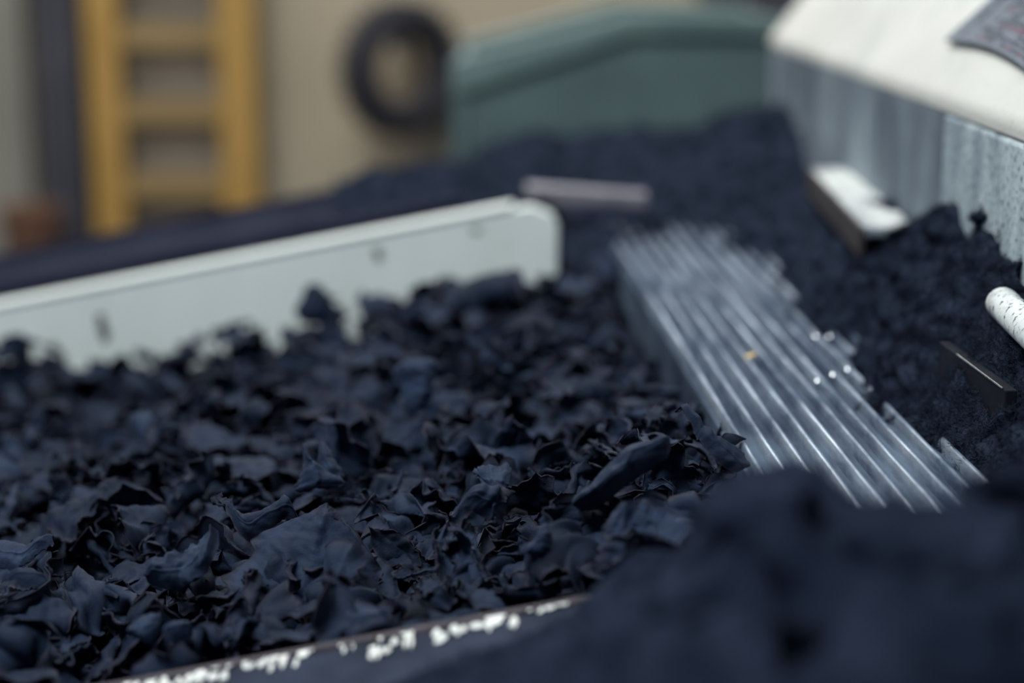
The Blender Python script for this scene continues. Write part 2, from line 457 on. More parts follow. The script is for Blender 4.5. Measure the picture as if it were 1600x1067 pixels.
bm = bmesh.new(); incl(bm, XL, 0.16, RIM_Y - 0.115, RIM_Y, RIM_Z - 0.05, RIM_Z); bm_obj('front_rim', bm, M_RIM, TR, bevel=0.004)
bm = bmesh.new(); incl(bm, XL, 0.16, RIM_Y - 0.001, RIM_Y + 0.004, RIM_Z - 0.11, RIM_Z + 0.001)
e = bm_obj('rim_edge', bm, M_RUSTEDGE, TR, bevel=0.002); e['label'] = 'worn brown inner edge of the rim'
rnd = random.Random(5)
bm = bmesh.new()
for px, py, wpx, hpx in ((795, 957, 118, 34), (862, 940, 60, 20), (700, 985, 56, 26), (632, 993, 44, 24), (588, 988, 34, 20), (603, 1012, 52, 22), (545, 1005, 30, 18),
                         (462, 1022, 70, 34), (420, 1032, 40, 24), (390, 1035, 60, 16), (334, 1047, 62, 32), (300, 1058, 60, 18), (262, 1062, 60, 26), (215, 1071, 60, 22), (140, 1086, 80, 26), (40, 1105, 90, 24)):
    v = ray(px, py); tt = ((RIM_Z - CAM[2]) ) / (v[2] - SL * v[0])
    c = CAM + v * tt
    for q in range(7):
        wx = wpx / F_PX * tt * rnd.uniform(.05, .15); hy = hpx / F_PX * tt * rnd.uniform(.35, .95)
        ox = rnd.uniform(-.45, .45) * wpx / F_PX * tt; oy = rnd.uniform(-1, 1) * hpx / F_PX * tt * 1.1
        n = 9; pts = []
        for i in range(n):
            a = 2 * math.pi * i / n; k = rnd.uniform(.6, 1.2)
            X = c[0] + ox + wx * k * math.cos(a); Y = min(c[1] - 0.003 + oy + hy * k * math.sin(a), RIM_Y - 0.0012)
            pts.append((X, Y, RIM_Z + SL * X + 0.0001 + 0.00005 * q))
        prism(bm, pts, (0, 0, 0.0005))
e = bm_obj('chipped_paint', bm, M_CHIP, TR); e['label'] = 'pale flaking paint patches along the rim'
# back ledge behind the board, side girder and legs
bm = bmesh.new(); incl(bm, XL, -0.035, BRD_Y + 0.022, BRD_Y + 0.30, BRD_Z - 0.03, BRD_Z - 0.004)
bm_obj('back_ledge', bm, M_LEDGE, TR, bevel=0.004)
bm = bmesh.new(); incl(bm, XL, -0.035, BRD_Y + 0.075, BRD_Y + 0.090, BRD_Z - 0.004, BRD_Z + 0.004)
bm_obj('ledge_lip', bm, M_LEDGE, TR, bevel=0.002)
bm = bmesh.new(); incl(bm, XL, -0.035, BRD_Y + 0.30, BRD_Y + 0.312, BRD_Z - 0.16, BRD_Z + 0.001); bm_obj('back_girder', bm, M_LEDGE, TR, bevel=0.002)
for X in (XL + 0.03, -0.06):
    for Y in (RIM_Y - 0.08, BRD_Y + 0.19):
        zz = (RIM_Z - 0.048 if Y < 0.7 else BRD_Z - 0.028) + SL * X
        bm = bmesh.new(); box(bm, X - 0.02, X + 0.02, Y - 0.02, Y + 0.02, 0, zz); bm_obj('leg', bm, M_STEEL, TR, bevel=0.003)
for X in (XL + 0.03, -0.06):
    bm = bmesh.new(); box(bm, X - 0.02, X + 0.02, RIM_Y - 0.06, BRD_Y + 0.17, BED_Z + SL * X - 0.055, BED_Z + SL * X - 0.008); bm_obj('crossbar', bm, M_STEEL, TR, bevel=0.003)

def side_board():
    t = thing('side_board', 'cream painted board standing along the far side of the leaves', 'board', (-0.2, BRD_Y, BED_Z - 0.04))
    xe = float(W(872, 350, 1.15)[0])
    def top(x): return BRD_Z + SL * x
    pts = [(XL, 0, top(XL))]
    rr = random.Random(3)
    k = 40
    for i in range(1, k):
        x = XL + (xe - 0.018 - XL) * i / k
        pts.append((x, 0, top(x) + rr.uniform(-.0007, .0007)))
    pts += [(xe - 0.018, 0, top(xe - 0.018) - .001), (xe - 0.004, 0, top(xe) - 0.010), (xe, 0, top(xe) - 0.018), (xe - 0.001, 0, BED_Z + SL * xe), (XL, 0, BED_Z + SL * XL)]
    pts = [(p[0], BRD_Y, p[2]) for p in pts]
    bm = bmesh.new(); prism(bm, pts, (0, 0.014, 0)); bm_obj('panel', bm, M_BOARD, t, bevel=0.0015)
    bm = bmesh.new()
    incl(bm, XL, xe - 0.03, BRD_Y - 0.0012, BRD_Y + 0.016, BRD_Z - 0.0005, BRD_Z + 0.0035)
    o = bm_obj('top_lip', bm, M_BOARD, t, bevel=0.0015)
    for pp in ([(150, 492), (162, 490), (166, 508), (172, 520), (166, 538), (158, 530), (153, 515)], [(583, 388), (596, 390), (598, 404), (590, 408), (584, 400)], [(735, 358), (752, 355), (750, 362), (738, 364)]):
        q = []
        for px, py in pp:
            v = ray(px, py); s = (BRD_Y - 0.0006) / v[1]; q.append(CAM + v * s)
        bm = bmesh.new(); prism(bm, [Vector(a) for a in q], (0, 0.0005, 0))
        e = bm_obj('stain', bm, M_STAIN, t); e['label'] = 'dark stain mark on the board face'
side_board()

bm = bmesh.new()
q0, q1 = W(822, 319, 1.235), W(1012, 327, 1.235)
d_ = Vector(q1 - q0); hgt = Vector((0, 0, 0.0125))
prism(bm, [Vector(q0), Vector(q1) + hgt * .1, Vector(q1) + hgt * .85, Vector(q0) + hgt * 1.05], (0, 0.02, 0))
tag(bm_obj('metal_strip', bm, M_STRIP, bevel=0.0015), 'thin pinkish-grey flat bar lying in dust off the end of the cream board', 'bar')

# ------------------------------------------------------------------ heaps of dust
zrel = lambda p: p
def pts_of(lst): return [tuple(W(*a)) for a in lst]
PL_Z = ZC - 0.203                                   # ribbed plate level
DRIFT_PTS = pts_of([
    (1245, 215, 1.30), (1300, 262, 1.17), (1340, 330, 1.02), (1420, 336, 0.945), (1460, 316, 0.885), (1500, 322, 0.84), (1540, 346, 0.79), (1580, 402, 0.748), (1600, 442, 0.728), (1660, 520, 0.66),
    (1450, 450, 0.83), (1350, 400, 0.93), (1300, 430, 0.96), (1250, 380, 1.10), (1200, 300, 1.28), (1400, 550, 0.80), (1450, 620, 0.735), (1530, 660, 0.685), (1595, 620, 0.67), (1478, 606, 0.752), (1520, 632, 0.714), (1562, 652, 0.685), (1545, 566, 0.712), (1560, 552, 0.705), (1600, 560, 0.685), (1512, 533, 0.742), (1530, 552, 0.722), (1575, 604, 0.668), (1572, 628, 0.668), (1590, 700, 0.64),
    (1185, 176, 1.36), (1120, 215, 1.40), (1050, 300, 1.33), (900, 262, 1.44), (750, 262, 1.50), (960, 205, 1.64), (1130, 190, 1.62), (740, 235, 1.66), (745, 190, 1.69), (800, 178, 1.69), (880, 192, 1.69), (1000, 198, 1.69), (1120, 184, 1.69), (950, 350, 1.20), (860, 330, 1.30), (1060, 345, 1.26),
    # edge of the drift over the ribs
    (1165, 352, 1.225), (1225, 432, 1.06), (1262, 500, 0.945), (1330, 520, 0.90), (1370, 590, 0.815), (1330, 645, 0.765), (1420, 672, 0.735), (1525, 738, 0.675),
]) + [(0.10, 0.70, PL_Z - .05), (0.11, 0.8, PL_Z - .045), (0.11, 0.95, PL_Z - .04), (0.10, 1.1, PL_Z - .035), (0.145, 0.66, PL_Z - .035), (0.13, 0.75, PL_Z - .035), (0.14, 0.85, PL_Z - .03), (0.125, 1.0, PL_Z - .03), (0.12, 1.12, PL_Z - .025),
      (0.17, 0.64, PL_Z - .03), (0.05, 1.08, PL_Z - .02), (-0.03, 1.15, PL_Z - .05)]
BARC = W(1520, 590, 0.725)
drift_h = RBF(DRIFT_PTS, 0.001)

def billow(x, y, z, octs):
    out = 0
    for s, a in octs:
        n = perlin(x / s, y / s, z / s)
        out = out + (a * (np.abs(n) * 2 - 0.5) if s > 0.018 else a * n * 1.6)
    return out

def fibres(P, N, n, rs, lmin, lmax, wid):
    """short loose fibres lying on and standing off a surface: bent strips of two quads"""
    idx = rs.randint(0, len(P), n)
    base = P[idx] + rs.normal(scale=0.0005, size=(n, 3))
    d = rs.normal(size=(n, 3)); d /= np.linalg.norm(d, axis=1)[:, None]
    d = d + N[idx] * 0.45; d /= np.linalg.norm(d, axis=1)[:, None]
    L = rs.uniform(lmin, lmax, (n, 1))
    s = np.cross(d, rs.normal(size=(n, 3))); s /= np.linalg.norm(s, axis=1)[:, None] + 1e-9
    k = np.cross(d, s)
    a0 = base - d * L * 0.3; a1 = base + d * L * 0.3 + k * L * 0.12; a2 = base + d * L * 0.75 + k * L * 0.4
    V = np.stack([a0 - s * wid, a0 + s * wid, a1 - s * wid, a1 + s * wid, a2 - s * wid * .4, a2 + s * wid * .4], 1).reshape(-1, 3)
    b = (np.arange(n) * 6)[:, None]
    Q = np.concatenate([b + np.array([[0, 1, 3, 2]]), b + np.array([[2, 3, 5, 4]])], 0)
    return V, Q

def grid_faces(n, m, off=0):
    i = np.arange(n - 1)[:, None]; j = np.arange(m - 1)[None]
    a = i * m + j
    return np.stack([a, a + 1, a + m + 1, a + m], -1).reshape(-1, 4) + off

def grid_normals(G):
    du = np.gradient(G, axis=0); dv = np.gradient(G, axis=1)
    N = np.cross(du, dv); N /= np.linalg.norm(N, axis=2)[..., None] + 1e-12
    return N

def heap(name, xs, ys, hfun, octs, fib, mat, label, cat, seed, damp=None, pits=None, lower=0.0):
    X, Y = np.meshgrid(xs, ys, indexing='ij')
    Z = hfun(X, Y) + lower
    b = billow(X + seed, Y, Z * 0 + seed * 1.7, octs)
    if pits: b = b - pits[1] * np.clip((perlin(X / pits[0] + 5.5, Y / pits[0], seed) - .08) / .28, 0, 1)
    if damp is not None: b = b * damp(X, Y)
    Z2 = Z + b
    G = np.stack([X, Y, Z2], -1)
    N = grid_normals(G); N[N[..., 2] < 0] *= -1
    jit = sum(o[1] for o in octs) * 0.55
    sm = octs[-2][0]
    for c in (0, 1):
        G[..., c] += jit * (damp(X, Y) if damp is not None else 1) * perlin(X / sm / 1.5 + 31 * c, Y / sm / 1.5, Z2 / sm + 7 + seed)
    V = [G.reshape(-1, 3)]; Q = [grid_faces(*X.shape)]
    off = len(V[0])
    rs = np.random.RandomState(seed)
    for (mask, n, l0, l1, wd) in fib:
        mk = mask(G).ravel()
        P = G.reshape(-1, 3)[mk]; NN = N.reshape(-1, 3)[mk]
        if len(P) == 0: continue
        v, q = fibres(P, NN, n, rs, l0, l1, wd); V.append(v); Q.append(q + off); off += len(v)
    me = np_mesh(name, np.concatenate(V), np.concatenate(Q), [mat])
    return tag(link(name, me), label, cat, kind='stuff')

def geo(a, b, d0, d1):
    out = [a]
    while out[-1] < b:
        t = (out[-1] - a) / (b - a); out.append(out[-1] + d0 + (d1 - d0) * t)
    return np.array(out)

heap('dust_drift', np.arange(-0.085, 0.2235, 0.0012), geo(0.60, 1.66, 0.0009, 0.0042), drift_h,
     [(0.045, 0.012), (0.020, 0.0085), (0.009, 0.0032), (0.004, 0.0016)],
     [(lambda G: (G[..., 1] < 0.95) & (G[..., 0] > 0.10) & (G[..., 2] > PL_Z - 0.004), 80000, 0.002, 0.0048, 0.00011),
      (lambda G: (G[..., 1] >= 0.95) & (G[..., 2] > PL_Z - 0.01), 9000, 0.004, 0.011, 0.0004)],
     M_DUST, 'fluffy dark tea dust drifted over the ribbed plate against the pale housing', 'tea dust', 11,
     damp=lambda X, Y: 1 - .85 * np.exp(-(((X - BARC[0]) / .022) ** 2 + ((Y - BARC[1]) / .05) ** 2)), pits=(0.022, 0.008))

MOUND_PTS = pts_of([
    (1100, 800, 0.52), (1015, 850, 0.53), (965, 915, 0.55), (920, 965, 0.55), (1150, 760, 0.47), (1210, 738, 0.44), (1300, 718, 0.43), (1400, 725, 0.43), (1500, 732, 0.43), (1600, 718, 0.43), (1750, 718, 0.43),
    (1000, 1000, 0.42), (900, 1010, 0.47), (850, 1067, 0.44), (1300, 900, 0.375), (1300, 1067, 0.31), (1100, 900, 0.43), (1100, 1067, 0.36), (1600, 1067, 0.31), (1600, 850, 0.385), (1750, 950, 0.35), (1450, 850, 0.385), (1450, 980, 0.34), (700, 1010, 0.525), (760, 1004, 0.545), (600, 1060, 0.515),
]) + [(0.20, 0.58, ZC - .235), (0.15, 0.585, ZC - .24), (0.10, 0.60, ZC - .25), (0.06, 0.61, ZC - .26), (0.02, 0.60, ZC - .25), (-0.06, 0.52, RIM_Z - 0.012 - .006), (-0.12, 0.50, RIM_Z - .03), (0.25, 0.60, ZC - .25),
      (-0.02, 0.36, ZC - .21), (0.0, 0.3, ZC - .19), (0.05, 0.2, ZC - .17), (0.2, 0.2, ZC - .15)]
mound_h = RBF(MOUND_PTS, 0.003)
heap('dust_mound', np.arange(-0.13, 0.27, 0.002), np.arange(0.20, 0.625, 0.002), mound_h,
     [(0.06, 0.020), (0.034, 0.016), (0.016, 0.007), (0.008, 0.003)],
     [(lambda G: G[..., 0] > -0.03, 9000, 0.003, 0.008, 0.0002)],
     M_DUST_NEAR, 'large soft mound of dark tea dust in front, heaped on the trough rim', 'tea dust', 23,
     damp=lambda X, Y: np.clip((X - .01) / .05, .15, 1) * np.clip(1 - (X - .15) / .04, .4, 1), pits=(0.024, 0.020), lower=-0.004)

# a loose clump of dust and crumbs on the back ledge at the right end of the board
LB = lambda px, py, d: tuple(W(px, py, d))
CL_PTS = pts_of([(560, 300, 1.34), (620, 262, 1.42), (700, 238, 1.48), (780, 268, 1.42), (830, 300, 1.30), (700, 300, 1.30), (620, 318, 1.30), (780, 300, 1.27), (740, 275, 1.36)]) + \
    [(-0.16, BRD_Y + 0.10, BRD_Z + SL * -.16 - .02), (-0.16, BRD_Y + .2, BRD_Z + SL * -.16 - .02), (-0.10, BRD_Y + 0.03, BRD_Z + SL * -.1 - .012), (0.0, BRD_Y + .02, BRD_Z - .016), (0.03, BRD_Y + .1, BRD_Z - .012)]
cl_h = RBF(CL_PTS, 0.003)
heap('ledge_dust', np.arange(-0.15, 0.03, 0.002), np.arange(BRD_Y + 0.018, BRD_Y + 0.30, 0.0022), cl_h,
     [(0.04, 0.010), (0.018, 0.007), (0.008, 0.003), (0.004, 0.001)],
     [(lambda G: G[..., 0] > -1, 2500, 0.004, 0.012, 0.0006)],
     M_DUST, 'dark dust and crumbs piled on the ledge behind the right end of the board', 'tea dust', 37)

# ------------------------------------------------------------------ ribbed metal plate
def ribbed_plate():
    ang = math.radians(2.6)
    piv = Vector((0.1035, 0.70, PL_Z))
    R = Matrix.Translation(piv) @ Matrix.Rotation(ang, 4, 'Z')
    t = thing('ribbed_plate', 'worn grey metal plate with raised parallel ribs beside the leaves', 'metal plate', piv)
    y0, y1 = -0.115, 0.585
    bm = bmesh.new(); box(bm, -0.010, 0.112, y0, y1, -0.0045, -0.0015, R); bm_obj('base_sheet', bm, M_RIBSHEET, t)
    bm = bmesh.new(); box(bm, -0.0125, -0.010, y0, y1, -0.030, -0.0015, R); bm_obj('side_flange', bm, M_RIBSHEET, t, bevel=0.0006)
    for Y in (y0 + 0.05, y1 - 0.06):
        bm = bmesh.new(); box(bm, -0.008, 0.11, Y, Y + 0.02, -0.03, -0.0045, R); bm_obj('support_bar', bm, M_STEEL, t)
    pitch = 0.0094
    for k in range(-1, 12):
        xc = 0.001 + k * pitch
        w, h = 0.0025, 0.0036
        prof = [(-w, -0.0016), (-w * .85, 0.0), (-w * .5, h * .72), (0, h), (w * .5, h * .78), (w * .85, 0.0), (w, -0.0016)]
        prof = [(xc + a, b) for a, b in prof]
        bm = bmesh.new()
        n = 30; rings = []
        rk = random.Random(100 + k)
        for i in range(n + 1):
            y = y0 + (y1 - y0) * i / n
            dz = rk.uniform(-.00012, .00012); dx = rk.uniform(-.00012, .00012)
            rings.append([bm.verts.new(R @ Vector((a + dx, y, b + dz))) for a, b in prof])
        for i in range(n):
            for j in range(len(prof) - 1):
                bm.faces.new((rings[i][j], rings[i + 1][j], rings[i + 1][j + 1], rings[i][j + 1]))
        bm.faces.new(rings[0]); bm.faces.new(rings[-1][::-1])
        bm_obj('rib', bm, M_RIB, t, smooth=True)
    for px, py in ((1275, 527), (1297, 527), (1278, 597), (1302, 587), (1325, 579)):  # shiny domes added to carry the bright glints on the ribs
        v = ray(px, py); s = (PL_Z + 0.002 - CAM[2]) / v[2]; c = CAM + v * s
        bm = bmesh.new()
        lathe(bm, [(0.0021, 0.0), (0.0020, 0.0008), (0.0015, 0.0016), (0.0007, 0.0020), (0.0001, 0.0021)], Matrix.Translation(c + np.array([0, 0, -0.0005])), 16)
        o = bm_obj('glint_dome', bm, M_GLINTDOME, t, smooth=True); o['label'] = 'small shiny dome added to make a glint'
    v = ray(1172, 558); s = (PL_Z + 0.003 - CAM[2]) / v[2]; c = CAM + v * s
    bm = bmesh.new()
    prism(bm, [(c[0] + a, c[1] + b, c[2] + e) for a, b, e in ((-.002, -.003, 0), (.001, -.004, .0012), (.003, -.001, .0018), (.0022, .003, .001), (-.001, .0035, 0), (-.003, .001, -.0003))], (0, 0, 0.0006))
    tag(bm_obj('leaf_flake', bm, M_AMBER, bevel=0.0002), 'tiny amber leaf flake lying on the metal ribs', 'leaf flake')
ribbed_plate()

# dark bar poking out of the drift, white rail and rod along the housing foot
def dust_bar():
    X = float(W(1500, 546, 0.752)[0]); za = float(W(1500, 546, 0.752)[2])
    pA, pB = W(1478, 541, 0.748), W(1571, 610, 0.673)
    t = thing('steel_bar', 'blackened steel bar with bright highlight edge poking out of the dust drift', 'bar', (float(pA[0]), float(pA[1]), float(pA[2])))
    u = Vector(pB - pA); L = u.length; u.normalize()
    side = u.cross(Vector((0, 0, 1))).normalized(); up_ = side.cross(u)
    M = Matrix(((u.x, side.x, up_.x, pA[0]), (u.y, side.y, up_.y, pA[1]), (u.z, side.z, up_.z, pA[2]), (0, 0, 0, 1)))
    bm = bmesh.new(); box(bm, -0.01, L, -0.005, 0.0, -0.0155, 0.0, M)
    if (M @ Vector((0, -1, 0)) - M @ Vector((0, 0, 0))).x < 0:
        bm.free(); bm = bmesh.new(); box(bm, -0.01, L, 0.0, 0.005, -0.0155, 0.0, M)
    bm_obj('bar_body', bm, M_DARKBAR, t, bevel=0.0006)
    bm = bmesh.new(); box(bm, 0.016, L - 0.003, -0.0004, 0.0004, -0.0004, 0.0005, M)  # bright strip puts the shiny highlight along the bar's top edge
    o = bm_obj('edge_highlight', bm, M_EDGEHIGHLIGHT, t, bevel=0.0002); o['label'] = 'bright highlight strip along the bar edge'
dust_bar()

def white_rod():
    a = Vector(W(1562, 470, 0.738)); b = Vector(W(1700, 600, 0.605))
    u = (b - a).normalized(); L = (b - a).length
    q = u.to_track_quat('Z', 'Y').to_matrix().to_4x4()
    r = 0.0072
    t = thing('white_rod', 'white painted round rod with rounded end along the housing foot', 'rod', a)
    bm = bmesh.new()
    lathe(bm, [(0.0004, 0), (r * .5, 0.0007), (r * .8, 0.002), (r * .97, 0.0045), (r, 0.008), (r, L)], Matrix.Translation(a) @ q, 28)
    bm_obj('rod_body', bm, M_LEDGEWHITE, t, smooth=True)
    bm = bmesh.new(); lathe(bm, [(r * 1.35, 0), (r * 1.35, 0.012)], Matrix.Translation(a + u * (L - 0.02)) @ q, 24)
    bm_obj('collar', bm, M_STEEL, t, bevel=0.001)
    bm = bmesh.new(); m = a + u * (L - 0.014); box(bm, m.x, 0.224, m.y - 0.006, m.y + 0.006, m.z - 0.005, m.z + 0.005); bm_obj('bracket', bm, M_STEEL, t)
white_rod()

def white_rail():
    p0, p1 = W(1266, 262, 1.14), W(1350, 356, 0.925)
    t = thing('white_rail', 'chipped white angle rail half buried in dust at the housing foot', 'rail', p0)
    u = Vector(p1 - p0); L = u.length; u.normalize()
    M = Matrix.Translation(p0) @ u.to_track_quat('Y', 'Z').to_matrix().to_4x4()
    bm = bmesh.new(); box(bm, -0.030, 0, 0, L, -0.006, 0, M); bm_obj('top_flange', bm, M_LEDGEWHITE, t, bevel=0.002)
    bm = bmesh.new(); box(bm, -0.0015, 0.002, 0, L, -0.017, -0.0005, M); o = bm_obj('lip', bm, M_DARKBROWN, t, bevel=0.001); o['label'] = 'worn brown face below the rail top'
white_rail()

# ------------------------------------------------------------------ pale machine housing
HX = 0.225
c_far = W(1212, 60, 1.46); c_near = W(1600, 195, 0.75)
HZ = float((c_far[2] + c_near[2]) / 2); HY1 = float(c_far[1]); HY0 = 0.40
SLOPE = math.radians(53)
def housing():
    t = thing('machine_housing', 'pale painted machine housing with sloping cream hood on the right', 'machine housing', (HX + 0.15, 0.95, 0))
    hx, hz = math.cos(SLOPE), math.sin(SLOPE)
    S = 0.26
    zb = ZC - 0.52
    bm = bmesh.new()
    sec = [(HX, zb), (HX, HZ - 0.010), (HX + 0.012, HZ - 0.006), (HX + S * hx, HZ + S * hz - 0.004), (HX + S * hx + 0.16, HZ + S * hz - 0.004), (HX + S * hx + 0.16, zb)]
    prism(bm, [(x, HY0 + .004, z) for x, z in sec], (0, HY1 - HY0 - .008, 0))
    bm_obj('body', bm, M_FRONT, t, bevel=0.003)
    # hood sheet, rolled over a soft bend into the vertical front
    nx, nz = -hz, hx
    th = 0.004
    RB = 0.008
    tl = RB * math.tan((math.pi / 2 - SLOPE) / 2)
    def arc(off):
        cx, cz = HX + RB, HZ - tl
        return [(cx - (RB + off) * math.cos(q), cz + (RB + off) * math.sin(q)) for q in np.linspace(0, math.pi / 2 - SLOPE, 9)]
    b = (HX + S * hx, HZ + S * hz); c = (HX + S * hx + .164, HZ + S * hz)
    inner = [(HX, HZ - tl - 0.004)] + arc(0) + [b, c]
    outer = [(HX - th, HZ - tl - 0.004)] + arc(th) + [(b[0] + nx * th * .6, b[1] + th), (c[0], c[1] + th)]
    bm = bmesh.new()
    A_ = [[bm.verts.new((x, y, z)) for x, z in inner] for y in (HY0, HY1)]
    B_ = [[bm.verts.new((x, y, z)) for x, z in outer] for y in (HY0, HY1)]
    nn = len(inner)
    for i in range(nn - 1):
        bm.faces.new((A_[0][i], A_[0][i + 1], A_[1][i + 1], A_[1][i])); bm.faces.new((B_[0][i], B_[1][i], B_[1][i + 1], B_[0][i + 1]))
        bm.faces.new((A_[0][i], B_[0][i], B_[0][i + 1], A_[0][i + 1])); bm.faces.new((A_[1][i], A_[1][i + 1], B_[1][i + 1], B_[1][i]))
    bm.faces.new((A_[0][0], A_[1][0], B_[1][0], B_[0][0])); bm.faces.new((A_[0][-1], B_[0][-1], B_[1][-1], A_[1][-1]))
    h = bm_obj('hood', bm, M_HOOD, t, bevel=0.0015); h['label'] = 'sloping cream painted hood'
    ycov = float(W(1491, 150, 0.868)[1])
    bm = bmesh.new(); box(bm, HX - 0.0045, HX + 0.001, HY0, ycov, zb, HZ - tl - 0.0042)
    o_ = bm_obj('cover_panel', bm, M_COVER, t, bevel=0.002); o_['label'] = 'speckled pale cover panel'
    bm = bmesh.new(); box(bm, HX - 0.0036, HX + 0.001, ycov + 0.0008, HY1 - 0.003, zb, HZ - tl - 0.0042)
    bm_obj('front_panel', bm, M_FRONT, t, bevel=0.001)
    for X in (HX + 0.03, HX + S * hx + 0.12):
        for Y in (HY0 + 0.05, HY1 - 0.05):
            bm = bmesh.new(); box(bm, X - 0.02, X + 0.02, Y - 0.02, Y + 0.02, 0, zb); bm_obj('leg', bm, M_STEEL, t, bevel=0.003)
    # bent name plate on the hood
    n = np.array([nx, 0, nz]); p0 = np.array([HX, 0, HZ]) + n * th
    def onhood(px, py, lift=0.0):
        v = ray(px, py); s = ((p0 + n * lift - CAM) @ n) / (v @ n); return CAM + v * s
    bot = [(1475, 62), (1498, 63.5), (1520, 66), (1545, 73), (1568, 84), (1590, 98), (1612, 117), (1640, 145)]
    base = np.array([onhood(*q, lift=0.0045) for q in bot])
    left_dir = onhood(1548, -3, 0.0045) - onhood(1475, 62, 0.0045)
    m = 12; k = len(bot)
    lift = np.linspace(0, 1, k)
    G = np.array([[base[i] + left_dir * 1.6 * j / (m - 1) for j in range(m)] for i in range(k)])
    V = np.concatenate([G.reshape(-1, 3), (G - n * 0.0018).reshape(-1, 3)])
    top = grid_faces(k, m); botf = top[:, ::-1] + k * m
    rim = []
    idx = lambda i, j: i * m + j
    loop = [idx(i, 0) for i in range(k)] + [idx(k - 1, j) for j in range(1, m)] + [idx(i, m - 1) for i in range(k - 2, -1, -1)] + [idx(0, j) for j in range(m - 2, 0, -1)]
    for a_, b_ in zip(loop, loop[1:] + loop[:1]): rim.append((a_, b_, b_ + k * m, a_ + k * m))
    quads = np.concatenate([top, botf, np.array(rim)])
    mi = [0] * len(top) + [0] * len(botf) + [1] * len(rim)
    off = np.array(t.location)
    me = np_mesh('nameplate', V - off, quads, [M_PLATE, M_PLATEEDGE], smooth=False, midx=mi)
    npl = link('nameplate', me, t); npl['label'] = 'dull grey bent plate with faded red lines'
    # faded rows and a scribed line, following the plate
    def surf(i, j):
        i0 = min(int(i), k - 2); f = i - i0
        return G[i0, 0] * (1 - f) + G[i0 + 1, 0] * f + left_dir * 1.6 * j
    def strip(bm, i0, j0, i1, j1, w):
        a = surf(i0, j0); b = surf(i1, j1); d = b - a; sd = np.cross(n, d); sd = sd / np.linalg.norm(sd) * w
        prism(bm, [Vector(x + n * 0.0001) for x in (a - sd, b - sd, b + sd, a + sd)], Vector(n * 0.0002))
    r2 = random.Random(9)
    bmr, bmd, bms = bmesh.new(), bmesh.new(), bmesh.new()
    for row, (j, i0) in enumerate(((0.07, 1.9), (0.135, 1.7), (0.20, 1.6), (0.265, 1.75), (0.33, 1.6), (0.40, 1.7), (0.47, 1.7), (0.54, 1.75), (0.61, 1.8), (0.68, 1.7), (0.75, 1.8), (0.82, 1.7))):
        i = i0
        while i < k - 1.3:
            w = r2.uniform(0.12, 0.38)
            if r2.random() < .8: strip(bmr if (row % 3 == 0 and r2.random() < .7) else bmd, i, j, min(i + w, k - 1.1), j + r2.uniform(-.006, .006), 0.0011 * r2.uniform(.6, 1.2))
            i += w + r2.uniform(.04, .15)
    strip(bmd, 0.85, 0.28, 0.9, 0.45, 0.0012); strip(bmd, 0.8, 0.52, 0.95, 0.75, 0.0016)
    strip(bms, 1.25, 0.10, 1.25, 0.99, 0.00035)
    strip(bmd, 0.62, 0.05, 0.62, 0.9, 0.0003)
    for nm, b_, mt in (('faded_red_marks', bmr, M_INKRED), ('faded_dark_marks', bmd, M_INKDARK), ('scribed_line', bms, M_SCRIBE)):
        bm_obj(nm, b_, mt, npl)
housing()
#LEAVES
# ------------------------------------------------------------------ dried leaves
HEAP_PTS = pts_of([
    (0, 1020, 0.635), (150, 1010, 0.63), (350, 985, 0.625), (560, 955, 0.62), (760, 915, 0.615), (900, 880, 0.615), (1010, 815, 0.63),
    (100, 905, 0.68), (300, 855, 0.70), (450, 800, 0.71), (600, 800, 0.72), (800, 765, 0.72), (950, 745, 0.71), (1080, 700, 0.715), (1200, 715, 0.70), (1190, 672, 0.745),
    (480, 735, 0.745), (250, 790, 0.76), (60, 820, 0.75), (700, 720, 0.78), (900, 690, 0.77), (1100, 648, 0.77),
    (200, 705, 0.88), (500, 640, 0.87), (700, 610, 0.88), (900, 570, 0.90), (1040, 630, 0.84), (60, 690, 0.90), (1000, 560, 0.93), (930, 490, 1.0), (960, 470, 1.06),
    (0, 560, 1.10), (90, 566, 1.10), (110, 612, 1.10), (155, 630, 1.09), (200, 645, 1.08), (245, 622, 1.09), (300, 535, 1.11), (400, 515, 1.11), (440, 500, 1.11), (480, 475, 1.10), (520, 490, 1.11), (590, 487, 1.11), (640, 458, 1.12), (720, 420, 1.12), (800, 405, 1.13), (870, 400, 1.14),
    (300, 620, 1.0), (600, 540, 1.0), (800, 480, 1.03), (-150, 600, 1.08), (-150, 900, 0.72), (-150, 1080, 0.63), (-250, 750, 0.88),
])
leaf_h = RBF(HEAP_PTS, 0.002)
HEAP_DROP = 0.013
def heap_z(x, y): return leaf_h(x, y) - HEAP_DROP
def hit_heap(px, py, lift=0.0):
    """depth at which the sight line through a photo pixel meets the heap"""
    v = ray(px, py); d = np.arange(0.5, 1.3, 0.004)
    P = CAM + v * d[:, None]
    below = P[:, 2] < leaf_h(P[:, 0], P[:, 1]) + lift
    return float(d[np.argmax(below)]) if below.any() else 1.1

def bend(P, phi, c, r, th):
    ca, sa = math.cos(phi), math.sin(phi)
    x = P[:, 0] * ca + P[:, 1] * sa; y = -P[:, 0] * sa + P[:, 1] * ca; z = P[:, 2]
    s = np.maximum(x - c, 0); A = abs(th); sg = 1 if th > 0 else -1
    a = np.minimum(s / r, A); rest = np.maximum(s - r * A, 0)
    cx = np.minimum(x, c) + r * np.sin(a) + rest * np.cos(a)
    cz = sg * (r * (1 - np.cos(a)) + rest * np.sin(a))
    nx, nz = -sg * np.sin(a), np.cos(a)
    X = cx + nx * z; Z = cz + nz * z
    return np.stack([X * ca - y * sa, X * sa + y * ca, Z], 1)

